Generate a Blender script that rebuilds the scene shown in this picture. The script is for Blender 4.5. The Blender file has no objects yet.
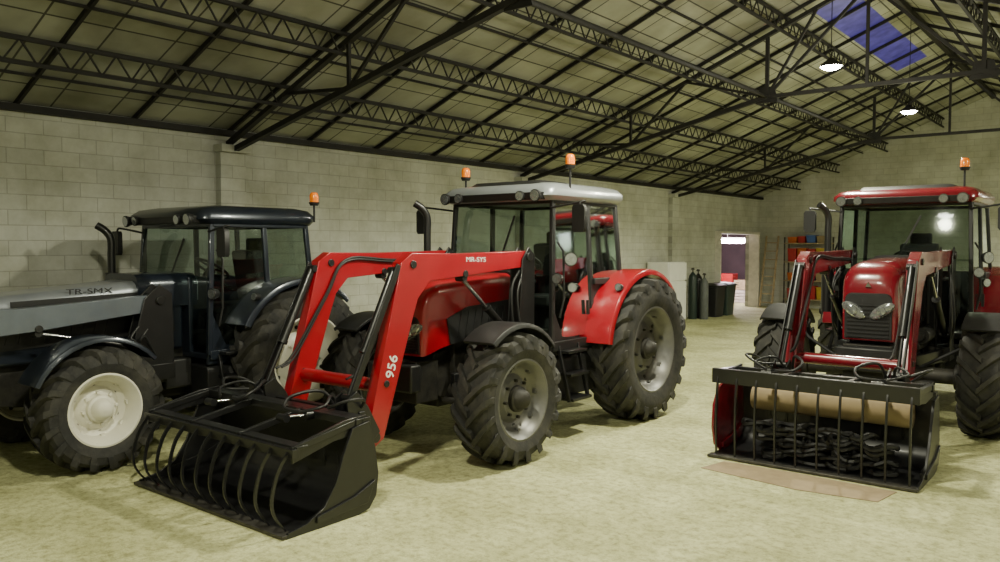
import bpy, bmesh, math, random
from mathutils import Vector, Matrix
random.seed(3)
S=bpy.context.scene
COL=S.collection
V=Vector
# ---------------------------------------------------------------- materials
def nt(name):
    m=bpy.data.materials.new(name); m.use_nodes=True
    t=m.node_tree; b=t.nodes.get('Principled BSDF'); return m,t,b
def pmat(name,col,rough=.5,metal=0,var=.12,scale=8,bump=0,coat=0,dust=None,dustamt=.5,emit=None,es=0):
    m,t,b=nt(name)
    tc=t.nodes.new('ShaderNodeTexCoord'); n=t.nodes.new('ShaderNodeTexNoise'); n.inputs['Scale'].default_value=scale; n.inputs['Detail'].default_value=5
    t.links.new(tc.outputs['Object'],n.inputs['Vector'])
    r=t.nodes.new('ShaderNodeValToRGB')
    r.color_ramp.elements[0].position=.3; r.color_ramp.elements[1].position=.7
    r.color_ramp.elements[0].color=[c*(1-var) for c in col]+[1]
    r.color_ramp.elements[1].color=[min(1,c*(1+var)) for c in col]+[1]
    t.links.new(n.outputs['Fac'],r.inputs['Fac'])
    out=r.outputs['Color']
    if dust:
        n2=t.nodes.new('ShaderNodeTexNoise'); n2.inputs['Scale'].default_value=4; n2.inputs['Detail'].default_value=8; n2.inputs['Roughness'].default_value=.7
        t.links.new(tc.outputs['Object'],n2.inputs['Vector'])
        mr=t.nodes.new('ShaderNodeMapRange'); mr.inputs[1].default_value=.42; mr.inputs[2].default_value=.72; mr.inputs[4].default_value=dustamt
        t.links.new(n2.outputs['Fac'],mr.inputs[0])
        mx=t.nodes.new('ShaderNodeMix'); mx.data_type='RGBA'; mx.inputs[7].default_value=list(dust)+[1]
        t.links.new(mr.outputs[0],mx.inputs[0]); t.links.new(out,mx.inputs[6]); out=mx.outputs[2]
    t.links.new(out,b.inputs['Base Color'])
    b.inputs['Roughness'].default_value=rough; b.inputs['Metallic'].default_value=metal
    b.inputs['Coat Weight'].default_value=coat; b.inputs['Coat Roughness'].default_value=.10
    if bump:
        bp=t.nodes.new('ShaderNodeBump'); bp.inputs['Strength'].default_value=bump; bp.inputs['Distance'].default_value=.02
        t.links.new(n.outputs['Fac'],bp.inputs['Height']); t.links.new(bp.outputs[0],b.inputs['Normal'])
    if emit:
        b.inputs['Emission Color'].default_value=list(emit)+[1]; b.inputs['Emission Strength'].default_value=es
    return m
def glassmat(name,tint,refl=.12):
    m,t,b=nt(name); t.nodes.remove(b)
    tr=t.nodes.new('ShaderNodeBsdfTransparent'); tr.inputs[0].default_value=list(tint)+[1]
    gl=t.nodes.new('ShaderNodeBsdfGlossy'); gl.inputs['Roughness'].default_value=.04; gl.inputs['Color'].default_value=(.8,.85,.82,1)
    lw=t.nodes.new('ShaderNodeFresnel'); lw.inputs[0].default_value=1.45
    ad=t.nodes.new('ShaderNodeMath'); ad.operation='ADD'; ad.inputs[1].default_value=refl*.2
    t.links.new(lw.outputs[0],ad.inputs[0])
    mx=t.nodes.new('ShaderNodeMixShader'); t.links.new(ad.outputs[0],mx.inputs[0]); t.links.new(tr.outputs[0],mx.inputs[1]); t.links.new(gl.outputs[0],mx.inputs[2])
    t.links.new(mx.outputs[0],t.nodes['Material Output'].inputs[0]); return m
DUST=(.30,.27,.18)
RED=pmat('red_paint',(.31,.003,.012),.28,0,.06,5,coat=.7,dust=(.22,.04,.04),dustamt=.10)
RED2=pmat('deep_red_paint',(.17,.003,.012),.26,0,.06,5,coat=.8,dust=(.14,.04,.04),dustamt=.10)
ARMRED=pmat('loader_red_paint',(.34,.003,.012),.34,0,.06,5,coat=.5)
BLACK=pmat('black_paint',(.009,.009,.010),.38,0,.2,9,coat=.2)
PLAST=pmat('black_plastic',(.012,.012,.013),.5,0,.2,12)
ENG=pmat('engine_cast_iron',(.018,.017,.016),.6,.3,.3,14,bump=.3,dust=DUST,dustamt=.10)
TYRE=pmat('tyre_rubber',(.018,.018,.018),.75,0,.25,18,bump=.25,dust=(.12,.11,.085),dustamt=.42)
RIM=pmat('silver_rim_paint',(.13,.13,.128),.42,.35,.1,8,dust=DUST,dustamt=.2)
CREAM=pmat('cream_rim_paint',(.72,.70,.60),.45,0,.05,8,dust=DUST,dustamt=.12)
SILV=pmat('silver_roof_paint',(.28,.30,.32),.35,.3,.06,6,coat=.3)
NAVY=pmat('slate_blue_paint',(.020,.026,.040),.3,.4,.1,6,coat=.6)
LGREY=pmat('light_grey_paint',(.26,.28,.32),.34,.45,.08,6,coat=.4,dust=DUST,dustamt=.1)
STEELB=pmat('blue_grey_paint',(.12,.14,.175),.38,.3,.1,6,coat=.4,dust=DUST,dustamt=.08)
CHROME=pmat('chrome_rod',(.75,.75,.75),.12,1,.03)
STEEL=pmat('truss_steel',(.014,.013,.012),.7,.1,.3,7)
WHITE=pmat('white_vinyl',(.8,.8,.78),.4,0,.03)
LAMPG=pmat('headlight_lens',(.36,.38,.39),.1,.7,.2,30,coat=1)
ORANGE=pmat('amber_beacon_lens',(.9,.20,.0),.2,0,.1,20,coat=.8,emit=(1,.25,.0),es=.25)
GLASS=glassmat('tinted_window_glass',(.56,.63,.60))
MIRR=pmat('mirror_glass',(.5,.5,.5),.05,1,.02)
SEAT=pmat('seat_fabric',(.03,.03,.032),.9,0,.2,30)
WORN=pmat('worn_steel',(.09,.085,.075),.5,.7,.35,12)
# ---------------------------------------------------------------- mesh builder
def rotto(d,up=V((0,0,1))):
    d=d.normalized()
    if abs(d.dot(up))>.98: up=V((0,1,0)) if abs(d.y)<.9 else V((1,0,0))
    x=up.cross(d).normalized(); y=d.cross(x)
    return x,y,d
class MB:
    def __init__(s): s.v=[];s.f=[];s.m=[]
    def add(s,vs,fs,m=0):
        o=len(s.v); s.v+= [tuple(p) for p in vs]; s.f+=[[i+o for i in f] for f in fs]; s.m+=[m]*len(fs)
    def box(s,c,d,m=0,R=None):
        c=V(c);vs=[]
        for sx in(-1,1):
            for sy in(-1,1):
                for sz in(-1,1):
                    p=V((sx*d[0]/2,sy*d[1]/2,sz*d[2]/2))
                    if R: p=R@p
                    vs.append(c+p)
        s.add(vs,[[0,1,3,2],[4,6,7,5],[0,4,5,1],[2,3,7,6],[0,2,6,4],[1,5,7,3]],m)
    def beam(s,a,b,w,h,m=0,up=V((0,0,1))):
        a=V(a);b=V(b);x,y,d=rotto(b-a,up)
        vs=[p+x*sx*w/2+y*sy*h/2 for p in(a,b) for sx,sy in((-1,-1),(1,-1),(1,1),(-1,1))]
        s.add(vs,[[3,2,1,0],[4,5,6,7],[0,1,5,4],[1,2,6,5],[2,3,7,6],[3,0,4,7]],m)
    def loft(s,rings,m=0,caps=True,loop=False):
        n=len(rings[0]);vs=[p for r in rings for p in r];fs=[];k=len(rings)
        for i in range(k if loop else k-1):
            j=(i+1)%k
            for a in range(n):
                b=(a+1)%n; fs.append([i*n+a,i*n+b,j*n+b,j*n+a])
        if caps and not loop: fs.append(list(range(n))[::-1]); fs.append([(k-1)*n+a for a in range(n)])
        s.add(vs,fs,m)
    def cyl(s,a,b,r,r2=None,n=16,m=0):
        a=V(a);b=V(b);r2=r if r2 is None else r2;x,y,d=rotto(b-a)
        s.loft([[p+(x*math.cos(2*math.pi*i/n)+y*math.sin(2*math.pi*i/n))*q for i in range(n)] for p,q in((a,r),(b,r2))],m)
    def tube(s,pts,r,n=8,m=0,loop=False):
        pts=[V(p) for p in pts];rings=[];k=len(pts);px=None
        for i,p in enumerate(pts):
            d=(pts[(i+1)%k]-pts[i-1]) if loop else (pts[min(i+1,k-1)]-pts[max(i-1,0)])
            d.normalize()
            if px is None: x,y,d=rotto(d)
            else:
                x=(px-d*px.dot(d)).normalized(); y=d.cross(x)
            px=x
            rings.append([p+(x*math.cos(2*math.pi*a/n)+y*math.sin(2*math.pi*a/n))*r for a in range(n)])
        s.loft(rings,m,loop=loop)
    def lathe(s,prof,c=(0,0,0),ax='X',n=32,m=0,caps=False):
        c=V(c);rings=[]
        for a,r in prof:
            ring=[]
            for i in range(n):
                t=2*math.pi*i/n;u,w=r*math.cos(t),r*math.sin(t)
                ring.append(c+(V((a,u,w)) if ax=='X' else V((u,a,w)) if ax=='Y' else V((u,w,a))))
            rings.append(ring)
        s.loft(rings,m,caps=caps)
    def prism(s,pts,x0,x1,m=0,ax='X'):
        f=(lambda x,p:V((x,p[0],p[1]))) if ax=='X' else (lambda x,p:V((p[0],x,p[1]))) if ax=='Y' else (lambda x,p:V((p[0],p[1],x)))
        s.loft([[f(x0,p) for p in pts],[f(x1,p) for p in pts]],m)
def make(name,mb,mats,parent=None,loc=(0,0,0),bevel=0,ang=35,label=None,cat=None,kind=None,group=None,rotz=0,recalc=True):
    me=bpy.data.meshes.new(name); me.from_pydata(mb.v,[],mb.f)
    for i,p in enumerate(me.polygons): p.material_index=mb.m[i]
    for m in (mats if isinstance(mats,(list,tuple)) else [mats]): me.materials.append(m)
    if recalc:
        bm=bmesh.new(); bm.from_mesh(me); bmesh.ops.recalc_face_normals(bm,faces=bm.faces); bm.to_mesh(me); bm.free()
    me.shade_smooth(); me.set_sharp_from_angle(angle=math.radians(ang))
    o=bpy.data.objects.new(name,me); COL.objects.link(o); o.location=loc; o.rotation_euler=(0,0,rotz)
    if parent: o.parent=parent
    if bevel:
        b=o.modifiers.new('bevel','BEVEL'); b.width=bevel; b.segments=2; b.limit_method='ANGLE'; b.angle_limit=math.radians(40)
    tag(o,label,cat,kind,group); return o
def tag(o,label=None,cat=None,kind=None,group=None):
    if label:o['label']=label
    if cat:o['category']=cat
    if kind:o['kind']=kind
    if group:o['group']=group
def empty(name,loc,rz=0,parent=None,**k):
    e=bpy.data.objects.new(name,None); e.empty_display_size=.3; COL.objects.link(e); e.location=loc; e.rotation_euler=(0,0,rz)
    if parent:e.parent=parent
    tag(e,**k); return e
def text(s,size,M,mat,parent,name='lettering',bold=.0,sx=1):
    c=bpy.data.curves.new(name,'FONT'); c.body=s; c.size=size; c.extrude=.002; c.offset=bold; c.align_x='CENTER'; c.align_y='CENTER'
    o=bpy.data.objects.new('tmp',c); COL.objects.link(o)
    dg=bpy.context.evaluated_depsgraph_get(); me=bpy.data.meshes.new_from_object(o.evaluated_get(dg))
    bpy.data.objects.remove(o)
    me.transform(M@Matrix.Diagonal((sx,1,1,1))); me.materials.clear(); me.materials.append(mat)
    o=bpy.data.objects.new(name,me); COL.objects.link(o); o.parent=parent; o['label']='printed lettering "%s"'%s; return o
def frame(X,Y,Z,o):
    return Matrix(((X[0],Y[0],Z[0],o[0]),(X[1],Y[1],Z[1],o[1]),(X[2],Y[2],Z[2],o[2]),(0,0,0,1)))
def cat_rom(pts,k=5):
    pts=[V(p) for p in pts];out=[]
    for i in range(len(pts)-1):
        p0=pts[max(i-1,0)];p1=pts[i];p2=pts[i+1];p3=pts[min(i+2,len(pts)-1)]
        for j in range(k):
            t=j/k; out.append(.5*((2*p1)+(p2-p0)*t+(2*p0-5*p1+4*p2-p3)*t*t+(3*p1-p0-3*p2+p3)*t**3))
    out.append(pts[-1]); return out
# ---------------------------------------------------------------- wheel
wheel_cache={}
def tyre_mb(R,w,rr,N,h):
    mb=MB()
    rc=R-h
    half=[(.0,rc),(.2,rc-.003),(.38,rc-.012),(.46,rc-.04),(.5,rc-.11),(.505,(rc+rr)/2),(.47,rr+.05),(.43,rr+.015),(.41,rr-.01)]
    prof=[(-a*w,r) for a,r in half[::-1]]+[(a*w,r) for a,r in half[1:]]
    prof+=[(.38*w,rr-.008),(-.38*w,rr-.008)]
    n=56;rings=[]
    for a,r in prof:
        rings.append([V((a,r*math.cos(2*math.pi*i/n),r*math.sin(2*math.pi*i/n))) for i in range(n)])
    mb.loft(rings,loop=True)
    lw=.030*R/.63
    for s in(-1,1):
        for i in range(N):
            a0=2*math.pi*(i+(.5 if s>0 else 0))/N
            secs=[]
            for t,xx,dt,db in((0,-.04,0,h+.01),(.3,.12,.0,h+.01),(.6,.27,.006,h+.015),(.85,.40,.016,h+.02),(1,.485,.035,h+.04),(1.1,.515,.09,h+.08),(1.14,.510,.15,h+.12)):
                a=a0-t*.36
                x=s*xx*w; da=lw/R*(1 if t<.9 else 1.15)
                ro=R-dt; ri=R-db-.0; xi=x if t<1.05 else s*.47*w
                secs.append([V((x,ro*math.cos(a-da),ro*math.sin(a-da))),V((x,ro*math.cos(a+da),ro*math.sin(a+da))),
                             V((xi,ri*math.cos(a+da*1.4),ri*math.sin(a+da*1.4))),V((xi,ri*math.cos(a-da*1.4),ri*math.sin(a-da*1.4)))])
            mb.loft(secs)
    return mb
def rim_mb(w,rr,deep=.1,hubm=1):
    mb=MB()
    mb.lathe([(.44*w,rr+.03),(.45*w,rr+.01),(.40*w,rr-.015),(.33*w,rr-.03),(.28*w,rr-.045),(deep*w+.03,rr-.06),(deep*w,rr-.10),(deep*w-.01,rr*.64),(deep*w+.045,rr*.5),(deep*w+.05,.14)],n=48)
    mb.lathe([(deep*w+.05,.125),(deep*w+.09,.12),(deep*w+.10,.10),(deep*w+.16,.08),(deep*w+.18,.05),(deep*w+.185,.001)],n=32,m=hubm)
    mb.lathe([(deep*w+.05,.145),(deep*w+.052,.12)],n=32)
    mb.lathe([(-.44*w,rr+.03),(-.45*w,rr+.01),(-.36*w,rr-.03),(deep*w-.02,rr-.06),(deep*w-.02,.02)],n=40)
    for i in range(8):
        t=2*math.pi*i/8; c=V((0,math.cos(t),math.sin(t)))*(rr*.48)
        mb.cyl(c+V((deep*w+.03,0,0)),c+V((deep*w+.075,0,0)),.015,n=8,m=1)
    for i in range(6):
        t=2*math.pi*(i+.5)/6; c=V((0,math.cos(t),math.sin(t)))*(rr*.74)
        mb.cyl(c+V((deep*w-.02,0,0)),c+V((deep*w+.003,0,0)),.022,n=12,m=2)
    for i in range(8):
        t=2*math.pi*i/8; c=V((0,math.cos(t),math.sin(t)))*(rr-.045)
        mb.box(c+V((deep*w+.04,0,0)),(.05,.05,.04),0,Matrix.Rotation(t,3,'X'))
    return mb
def wheel(root,name,x,y,R,w,rr,N,h,mat,deep=.1,hubmat=None):
    key=(R,w)
    rz=(0 if x>0 else math.pi)
    rim=make(name,rim_mb(w,rr,deep),[mat,hubmat or ENG,ENG],root,(x,y,R-.01),ang=40,rotz=rz)
    if key in wheel_cache:
        t=bpy.data.objects.new('tire',wheel_cache[key]); COL.objects.link(t); t.parent=rim
    else:
        t=make('tire',tyre_mb(R,w,rr,N,h),TYRE,rim,ang=30); wheel_cache[key]=t.data
    rim.rotation_euler=(random.random()*.4,0,rz)
    return rim
# ---------------------------------------------------------------- body helpers
def rrect(hw,z0,z1,r,y,k=5):
    pts=[(-hw,z0),(hw,z0)]
    for i in range(k+1):
        t=math.pi/2*i/k; pts.append((hw-r+r*math.cos(t),z1-r+r*math.sin(t)))
    for i in range(k+1):
        t=math.pi/2*(1+i/k); pts.append((-hw+r+r*math.cos(t),z1-r+r*math.sin(t)))
    return [V((p[0],y,p[1])) for p in pts]
def rplan(x0,x1,y0,y1,r,z,k=4):
    pts=[]
    for cx,cy,a in((x1-r,y1-r,0),(x0+r,y1-r,1),(x0+r,y0+r,2),(x1-r,y0+r,3)):
        for i in range(k+1):
            t=math.pi/2*(a+i/k); pts.append(V((cx+r*math.cos(t),cy+r*math.sin(t),z)))
    return pts
def fender(root,name,yc,zc,r,xi,xo,a0,a1,mat,side,panel=True,lip=.07,k=18,ang=45):
    mb=MB();rings=[]
    for i in range(k+1):
        a=math.radians(a0+(a1-a0)*i/k)
        sec=[(xi,r+.015),(xo-.05,r+.02),(xo-.015,r+.012),(xo,r-.02),(xo,r-lip),(xo-.02,r-lip),(xo-.03,r-.012),(xi,r-.015)]
        rings.append([V((side*x,yc-q*math.cos(a),zc+q*math.sin(a))) for x,q in sec])
    mb.loft(rings)
    if panel:
        pts=[(yc-(r)*math.cos(math.radians(a0+(a1-a0)*i/k)),zc+(r)*math.sin(math.radians(a0+(a1-a0)*i/k))) for i in range(k+1)]
        pts+= [(yc+.25,zc+.1),(yc-.3,zc+.1)]
        mb.prism(pts,side*(xi-.02),side*(xi+.01))
    return make(name,mb,mat,root,bevel=.004,ang=ang)
def light_pod(parent,c,d=(0,-1,0),w=.12,name='work_light'):
    mb=MB(); c=V(c); d=V(d).normalized()
    mb.cyl(c+d*-.05,c+d*.01,w*.35,w*.5,14,0); mb.cyl(c+d*.01,c+d*.025,w*.5,w*.5,14,0); mb.cyl(c+d*.02,c+d*.03,w*.43,w*.43,14,1)
    return make(name,mb,[PLAST,LAMPG],parent)
def beacon(parent,c,stalk=.25):
    mb=MB(); x,y,z=c
    mb.cyl((x,y,z-stalk),(x,y,z-.05),.012,m=0,n=8); mb.lathe([(-.06,.045),(-.03,.06),(-.02,.06)],(x,y,z),'Z',18,0,caps=True)
    mb.lathe([(-.025,.05),(.05,.052),(.075,.045),(.09,.03),(.095,.002)],(x,y,z),'Z',18,1)
    return make('beacon_light',mb,[PLAST,ORANGE],parent,label='amber rotating beacon on a stalk')
def mirror(parent,base,c,h=.28):
    mb=MB(); b=V(base);c=V(c)
    mb.tube(cat_rom([b,V((c.x,b.y-.02,b.z+.05)),V((c.x,c.y,c.z+h*.55)),c],4),.012,8)
    mb.loft([[V((c.x+dx,c.y+yy,c.z+dz)) for dx,dz in((-.075,-h/2+.03),(-.055,-h/2),(.055,-h/2),(.075,-h/2+.03),(.075,h/2-.03),(.055,h/2),(-.055,h/2),(-.075,h/2-.03))] for yy in(-.035,.02)])
    mb.box((c.x,c.y+.023,c.z),(.12,.006,h-.05),1)
    return make('side_mirror',mb,[PLAST,MIRR],parent,bevel=.006)
def hose(parent,pts,r=.012,name='hydraulic_hose'):
    mb=MB(); mb.tube(cat_rom(pts,6),r,8); return make(name,mb,PLAST,parent)
def ram(parent,a,b,r=.045,frac=.6,mats=None,name='hydraulic_cylinder'):
    a=V(a);b=V(b);mid=a.lerp(b,frac);mb=MB()
    mb.cyl(a,mid,r,n=16,m=0); mb.cyl(mid-(b-a).normalized()*.03,mid,r*1.2,n=16,m=0); mb.cyl(mid,b,r*.5,n=12,m=1)
    for p in(a,b): mb.cyl(p-V((.05,0,0)),p+V((.05,0,0)),r*.9,n=12,m=0)
    return make(name,mb,mats or [BLACK,CHROME],parent)
# ---------------------------------------------------------------- loader
def loader(root,P):
    hx=P['hx'];ty,tz=P['tower'];ey,ez=P['elbow'];ny,nz=P['end'];A=P['arm'];w=.11
    L=empty('front_loader',(0,0,0),parent=root)
    for s in(-1,1):
        mb=MB()
        x=s*hx
        prof=[(ty-.12,.75),(ty+.14,.75),(ty+.12,1.3),(ty+.13,tz+.02),(ty+.02,tz+.1),(ty-.08,tz-.02),(ty-.14,1.25)]
        if P.get('bulky'): prof=[(ty-.20,.75),(ty+.16,.75),(ty+.16,1.3),(ty+.15,tz+.06),(ty+.02,tz+.16),(ty-.14,tz+.02),(ty-.24,1.15)]
        mb.prism(prof,x-.078,x-.06); mb.prism(prof,x+.06,x+.078)
        mb.box((x,ty+.02,.78),(.16,.3,.16)); mb.box((x*.75,ty,.72),(.3,.22,.12))
        mb.cyl((x-.1,ty+.02,tz),(x+.1,ty+.02,tz),.045,n=16)
        mb.beam((x,ty,.76),(s*.3,-.1,.72),.08,.14)
        make('loader_bracket',mb,BLACK,L,bevel=.006,label='black loader mounting bracket')
    fy,fz=(ny-ey),(nz-ez);ll=math.hypot(fy,fz);fy/=ll;fz/=ll
    py,pz=-fz,fy
    if py<0: py,pz=-py,-pz
    t=.122
    pts=[(ty+.06,tz+.06),(ey+.6,ez+.09),(ey+.02,ez+.10),(ey-.11,ez+.02),
         (ey-.11+fy*.3,ez+.0+fz*.3),(ny-py*t*.75,nz-pz*t*.75),(ny+fy*.10,nz+fz*.10),(ny+py*t*.8,nz+pz*t*.8),
         (ey+py*.15+fy*.50,ez+pz*.15+fz*.50),(ey+py*.17+fy*.26,ez+pz*.17+fz*.26),(ey+.24,ez-.15),(ey+.7,ez-.12),(ty+.04,tz-.10)]
    for s in(-1,1):
        m=MB(); x=s*hx; m.prism(pts,x-w/2,x+w/2,0)
        m.cyl((x-.07,ey+.03,ez-.0),(x+.07,ey+.03,ez-.0),.035,n=18,m=1)
        m.cyl((x-.07,ny,nz),(x+.07,ny,nz),.045,n=18,m=1)
        m.cyl((x-.066,ny-fy*.45,nz-fz*.45),(x+.066,ny-fy*.45,nz-fz*.45),.03,n=14,m=1)
        m.cyl((x-.066,ey+.72,ez-.10),(x+.066,ey+.72,ez-.10),.035,n=14,m=1)
        make('loader_arm',m,[A,BLACK],L,bevel=.005,label=P.get('armlabel'))
        ram(L,(x,ty-.02,1.0),(x,ey+.72,ez-.14),.038,.6)
        a=V((x,ey-.15,ez-.05)); b=V((x,ny-.25,nz+.36))
        ram(L,a,b,.036,.66,[BLACK,BLACK])
        m=MB(); m.beam(a+V((.045*s,0.02,.05)),b+V((.045*s,0,0)),.016,.06)
        lk=[(ny-.33,nz+.36),(ny-.22,nz+.42),(ny-.10,nz+.28),(ny+.03,nz+.05),(ny-.06,nz-.02),(ny-.28,nz+.03)]
        m.prism(lk,x-.082,x-.062); m.prism(lk,x+.062,x+.082)
        make('tilt_linkage',m,BLACK,L,bevel=.004)
        for q in(0,1):
            o=.02*q
            hose(L,[(x-.06*s,ty,tz-.05-o),(x-.075*s,ey+.8,ez+.02-o),(x-.075*s,ey+.2,ez+.03-o),(x-(.075)*s,ey-.05+o,ez-.3),(x-.075*s,ny-.02+2*o,nz+.6),(x-.075*s,ny-.2+o*3,nz+.5)],.011)
        hose(L,[(x+.03*s,ty,tz-.15),(x+.10*s,ty-.2,tz-.38),(x+.12*s,ty-.16,1.15),(x+.05*s,ty,.90)],.012)
        hose(L,[(x+.03*s,ty-.05,tz-.12),(x+.09*s,ty-.28,tz-.33),(x+.10*s,ty-.24,1.10),(x+.05*s,ty-.05,.86)],.012)
    m=MB(); cy,cz=ey+(ny-ey)*.72+.02,ez+(nz-ez)*.72
    m.cyl((-hx,cy,cz),(hx,cy,cz),.06,n=20,m=0); make('cross_tube',m,A,L)
    m=MB()
    for zz in(nz+.22,nz-.12): m.beam((-hx-.1,ny-.18,zz),(hx+.1,ny-.18,zz),.06,.06)
    for s in(-1,1): m.beam((s*hx,ny-.18,nz-.2),(s*hx,ny-.18,nz+.33),.09,.06)
    make('quick_hitch',m,BLACK,L,bevel=.005)
    return L
def bucket(root,P):
    dy=P.get('bdy',0);H=P.get('bw',.95);n=P.get('tines',10);bulge=P.get('bulge',.8);ks=P.get('ks',.80);kz=P.get('kz',.86);cx=P.get('bcx',0);tw=P.get('tw',.015)
    Y=lambda y:-2.48+(y+2.48)*ks+dy
    mb=MB()
    prof=[(-1.56,.86),(-1.5,.6),(-1.47,.35),(-1.5,.16),(-1.58,.06),(-1.7,.02),(-2.48,.012)]
    rings=[[V((-H,Y(a),b*kz)),V((H,Y(a),b*kz)),V((H,Y(a)-.018,b*kz+.012)),V((-H,Y(a)-.018,b*kz+.012))] for a,b in prof]
    mb.loft(rings)
    mb.box((0,Y(-2.5),.018),(2*H+.02,.10,.025),1)
    mb.box((0,Y(-1.58),.87*kz),(2*H,.09,.07)); mb.box((0,Y(-1.45),.42*kz),(2*H-.1,.07,.08)); mb.box((0,Y(-1.45),.7*kz),(2*H-.4,.07,.06))
    for x in(-.62,-.45,.45,.62): mb.prism([(Y(-1.3),.3*kz),(Y(-1.5),.2*kz),(Y(-1.52),.9*kz),(Y(-1.38),.8*kz)],x-.012,x+.012)
    B=make('bucket',mb,[BLACK,WORN],root,(cx,0,0),bevel=.004,label='black steel loader bucket')
    side0=P.get('side0',[(-1.55,.88),(-1.48,.62),(-1.44,.35),(-1.47,.14),(-1.56,.03),(-1.7,.0),(-2.52,.0),(-2.5,.05),(-2.3,.08),(-2.10,.18),(-1.96,.38),(-1.88,.60),(-1.76,.84)])
    for s in(-1,1):
        side=P['side'] if (s<0 and 'side' in P) else side0
        mb=MB()
        mb.prism([(Y(a),b*kz) for a,b in side],s*H-.012,s*H+.012)
        mb.prism([(Y(a),b*kz) for a,b in[(-1.5,.3),(-1.6,.1),(-2.2,.06),(-2.2,.12),(-1.75,.2)]],s*H-.03,s*H+.03)
        make('side_plate',mb,P.get('sidem',BLACK) if s<0 else BLACK,B,bevel=.003)
    fr=P.get('grabfront',(-2.44,.57));bk=P.get('grabback',(-1.66,.86))
    bkz=bk[1]*(kz if 'grabback' not in P else 1)
    g=MB()
    g.beam((-H,Y(fr[0]),fr[1]),(H,Y(fr[0]),fr[1]),.06,P.get('barh',.07)); g.beam((-H,Y(fr[0]+.07),fr[1]+.04),(H,Y(fr[0]+.07),fr[1]+.04),.10,.018)
    g.beam((-H,Y(bk[0]),bkz),(H,Y(bk[0]),bkz),.07,.06)
    for i in range(4):
        x=-H+.03+(2*H-.06)*i/3
        g.beam((x,Y(bk[0]),bkz+.01),(x,Y(fr[0]),fr[1]+.03),.04,.05)
    for i in(0,3):
        x=-H+.03+(2*H-.06)*i/3
        g.prism([(Y(bk[0]+.1),bkz+.05),(Y(bk[0]-.15),bkz+.04),(Y(fr[0]-.02),fr[1]+.05),(Y(fr[0]-.02),fr[1]-.07),(Y(bk[0]-.3),bkz-.10),(Y(bk[0]+.08),bkz-.08)],x-.012,x+.012)
    G=make('grab',g,BLACK,root,(cx,0,0),bevel=.004,label='black grab frame with curved tines')
    base=MB();b0=(Y(fr[0]),fr[1])
    ctr=[(b0[0],b0[1]+.03),(b0[0]-.11*bulge,b0[1]-.10),(b0[0]-.17*bulge,b0[1]*.5),(b0[0]-.15*bulge,.16),(b0[0]-.05,.035)]
    c=cat_rom([(0,a,b) for a,b in ctr],4);k=len(c);rings=[]
    for i,p in enumerate(c):
        d=(c[min(i+1,k-1)]-c[max(i-1,0)]).normalized(); nrm=V((0,-d.z,d.y)); wd=tw*(1-.85*(i/(k-1))**1.6)+.003
        rings.append([p+nrm*wd+V((-.008,0,0)),p+nrm*wd+V((.008,0,0)),p-nrm*wd+V((.008,0,0)),p-nrm*wd+V((-.008,0,0))])
    base.loft(rings)
    t0=make('tine',base,BLACK,G,(-H+.06,0,0))
    for i in range(1,n):
        t=t0.copy(); COL.objects.link(t); t.parent=G; t.location=(-H+.06+(2*H-.12)*i/(n-1),0,0)
    for s in(-1,1):
        ram(G,(s*.5,Y(-1.42),bkz-.02),(s*.5,Y(-2.05),bkz+.02),.035,.6)
        hose(G,[(s*.45,Y(-1.3),bkz-.1),(s*.4,Y(-1.45),bkz+.14),(s*.25,Y(-1.7),bkz+.12),(s*.3,Y(-1.85),bkz+.05),(s*.48,Y(-1.8),bkz+.03)],.014)
        hose(G,[(s*.5,Y(-1.25),bkz-.16),(s*.55,Y(-1.5),bkz+.12),(s*.7,Y(-1.75),bkz+.1),(s*.55,Y(-1.9),bkz+.05)],.012)
        hose(G,[(s*.55,Y(-1.25),bkz-.1),(s*.8,Y(-1.35),bkz+.1),(s*.85,Y(-1.6),bkz+.14),(s*.7,Y(-1.7),bkz+.08),(s*.6,Y(-1.5),bkz+.06)],.013)
    return B
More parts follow.
